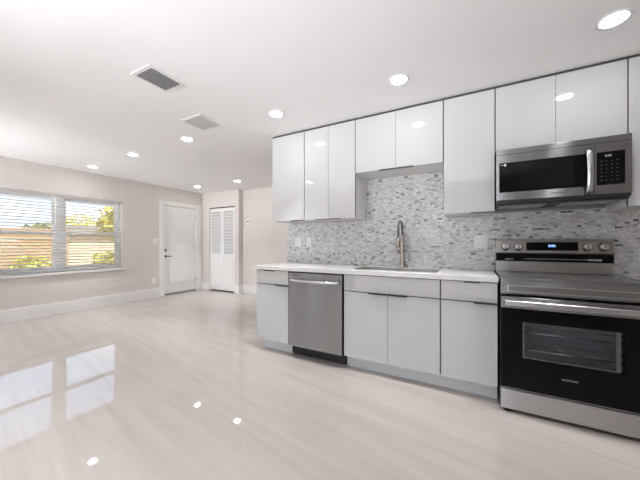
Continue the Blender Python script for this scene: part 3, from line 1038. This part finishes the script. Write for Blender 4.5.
MB().lathe([(0.055, 0.0), (0.055, 0.012), (0.050, 0.018)], (tx_, YT - 0.011, tz_), (0, -1, 0)).build('dial_ring', 'plate', t)
MB().lathe([(0.022, 0.0), (0.022, 0.004), (0.018, 0.006)], (tx_, YT - 0.029, tz_), (0, -1, 0)).build('dial', 'dark', t)

# ------------------------------------------------------------------ ceiling lights
def make_downlight():
    t = thing('ceiling_light', (0, 0, H), '', 'ceiling light', 'recessed ceiling lights')
    MB().lathe([(0.075, 0.0), (0.075, -0.004), (0.062, -0.007), (0.058, -0.003)], (0, 0, H)).build('trim_ring', 'vent_white', t)
    MB().lathe([(0.0575, -0.0035), (0.0575, -0.0065)], (0, 0, H)).build('diffuser', 'lamp', t)
    ld = bpy.data.lights.new('lamp', 'AREA')
    ld.shape = 'DISK'
    ld.size = 0.1
    ld.energy = LAMP_W
    ld.spread = math.radians(62)
    ld.color = (0.985, 0.99, 1.0)
    lo = bpy.data.objects.new('lamp', ld)
    COL.objects.link(lo)
    lo.parent = t
    lo.location = (0, 0, -0.0075)
    return t
proto = make_downlight()
LIGHTS = [
    (0.72, 2.17, 'round recessed ceiling light above the stove, largest in the photo'),
    (-0.48, 2.18, 'round recessed ceiling light in front of the short cabinet above the sink'),
    (-1.66, 2.18, 'round recessed ceiling light just left of the upper cabinet row'),
    (-3.01, 2.19, 'round recessed ceiling light just beyond the smaller, pale ceiling vent'),
    (-4.21, 2.21, 'round recessed ceiling light second from the window wall in its row'),
    (-5.45, 2.24, 'round recessed ceiling light nearest the blinds of the window'),
    (-5.31, 4.12, 'round recessed ceiling light in front of the entry door corner'),
    (-4.13, 4.14, 'round recessed ceiling light in front of the louvered closet wall'),
]
BEHIND = 'round recessed ceiling light in the row above the viewpoint'
for x in (-0.40, -1.66, -2.88, -4.2, -5.45):
    LIGHTS.append((x, 0.38, BEHIND))
for i, (x, y, lab) in enumerate(LIGHTS):
    if i == 0:
        o = proto
    else:
        o = proto.copy()
        COL.objects.link(o)
        for ch in proto.children:
            k = ch.copy()
            COL.objects.link(k)
            k.parent = o
    o.location = (x, y, H)
    o['label'] = lab

# ------------------------------------------------------------------ ceiling vents
def vent(x0, x1, y0, y1, label, bladem, n, tilt, cover=0.28):
    t = thing('ceiling_vent', ((x0 + x1) / 2, (y0 + y1) / 2, H), label, 'vent', 'ceiling air vents')
    b = 0.028
    f = MB()
    z0, z1 = H - 0.007, H - 0.0005
    f.box(x0, x0 + b, y0, y1, z0, z1)
    f.box(x1 - b, x1, y0, y1, z0, z1)
    f.box(x0 + b, x1 - b, y0, y0 + b, z0, z1)
    f.box(x0 + b, x1 - b, y1 - b, y1, z0, z1)
    f.build('vent_frame', 'vent_white', t)
    bx('duct_backing', 'vent_dark', t, x0 + b, x1 - b, y0 + b, y1 - b, H - 0.0018, H - 0.0005)
    for k in range(n):
        x = x0 + b + (k + 0.5) * (x1 - x0 - 2 * b) / n
        R = Matrix.Translation((x, 0, H - 0.009)) @ Matrix.Rotation(math.radians(tilt), 4, 'Y')
        w_ = cover * (x1 - x0 - 2 * b) / n
        MB().box(-w_, w_, y0 + b, y1 - b, -0.0008, 0.0008, mat=R).build('vent_blade', bladem, t)
    return t
vent(-2.232, -1.985, 1.150, 1.435, 'larger dark-bladed rectangular ceiling vent nearest the viewer', 'vent_grey', 5, -18)
vent(-2.615, -2.305, 1.825, 2.115, 'smaller-looking pale ceiling vent, farther from the viewer', 'vent_pale', 5, -14, 0.44)

# ------------------------------------------------------------------ outside the window
structure(MB().box(-40, XL - 0.5, -30, 30, -0.32, -0.2), 'ground_1', 'lawn', 'dry lawn outside the window')
structure(MB().box(-40, XR + 30, -30, YR - 0.5, -0.34, -0.22), 'ground_2', 'paving', 'paved yard behind the house')
structure(MB().box(-15.5, -12.6, 4.9, 9.5, -0.2, -0.17), 'driveway', 'paving', 'pale driveway outside the window')

fn = thing('garden_fence', (-13, 2, -0.2), 'tan horizontal-board garden fence seen through the left half of the window', 'fence')
fb = MB()
for k in range(9):
    fb.box(-13.02, -12.98, -4.0, 4.6, -0.12 + k * 0.205, -0.12 + k * 0.205 + 0.155)
fb.build('fence_boards', 'fence', fn)
for k in range(5):
    y = -3.9 + k * 2.1
    bx('fence_post', 'fence', fn, -13.12, -13.03, y - 0.05, y + 0.05, -0.2, 1.78)

hs = thing('neighbour_house', (-24, 10, -0.2), 'peach rendered house seen through the right half of the window', 'house')
bx('house_wall', 'house', hs, -28, -22, 7.3, 12.6, -0.2, 1.75)
MB().prism([(6.9, 1.73), (13.0, 1.73), (12.2, 2.25), (7.7, 2.25)], 'x', -28.4, -21.6).build('house_roof', 'roof', hs)

def tree(x, y, h, r, leaf, label, seed, trunk=0.1, n=900, sq=0.8):
    rnd = random.Random(seed)
    t = thing('garden_tree', (x, y, -0.2), label, 'tree', 'trees outside the window')
    tr = MB()
    tr.tube([(x, y, -0.2), (x + 0.05, y + 0.03, h * 0.35), (x, y, h * 0.7)], [trunk, trunk * 0.8, trunk * 0.5], 8)
    tr.build('trunk', 'bark', t)
    m = MB()
    for i in range(n):
        while True:
            p = Vector((rnd.uniform(-1, 1), rnd.uniform(-1, 1), rnd.uniform(-1, 1)))
            if 0.3 < p.length < 1 + 0.15 * math.sin(7 * p.x + 5 * p.z):
                break
        c = Vector((x + p.x * r, y + p.y * r, h - r * sq + p.z * r * sq))
        s_ = rnd.uniform(0.07, 0.16)
        a = Vector((rnd.gauss(0, 1), rnd.gauss(0, 1), rnd.gauss(0, 1))).normalized() * s_
        b = a.cross(Vector((rnd.gauss(0, 1), rnd.gauss(0, 1), rnd.gauss(0, 1)))).normalized() * s_ * 0.6
        vs = [m.bm.verts.new(c + q) for q in (-a, b, a, -b)]
        m.bm.faces.new(vs)
    m.build('foliage', leaf, t)
    return t
tree(-14.5, 7.35, 3.0, 1.1, 'leaf_y', 'yellow-green tree at the right edge of the window view', 1, n=1500)
tree(-32.0, 12.0, 3.9, 1.9, 'leaf_y', 'yellowing tree rising behind the roof of the peach house', 2, n=1100)
tree(-31.0, 16.4, 4.4, 1.9, 'leaf_y', 'tall yellowing tree behind the right end of the peach house', 8, n=1100)
tree(-20.5, 6.2, 2.3, 1.0, 'leaf_g', 'olive tree just beyond the right end of the fence', 3, n=900)
tree(-24.0, 3.0, 2.6, 1.3, 'leaf_g', 'olive tree beyond the middle of the fence', 4, n=900)
tree(-11.2, 5.05, 0.85, 0.45, 'leaf_y', 'low yellow-green shrub beside the pale driveway', 6, trunk=0.03, n=500)
tree(-12.3, 3.45, 0.75, 0.45, 'leaf_y', 'low yellow-green shrub in front of the tan fence', 7, trunk=0.03, n=400)
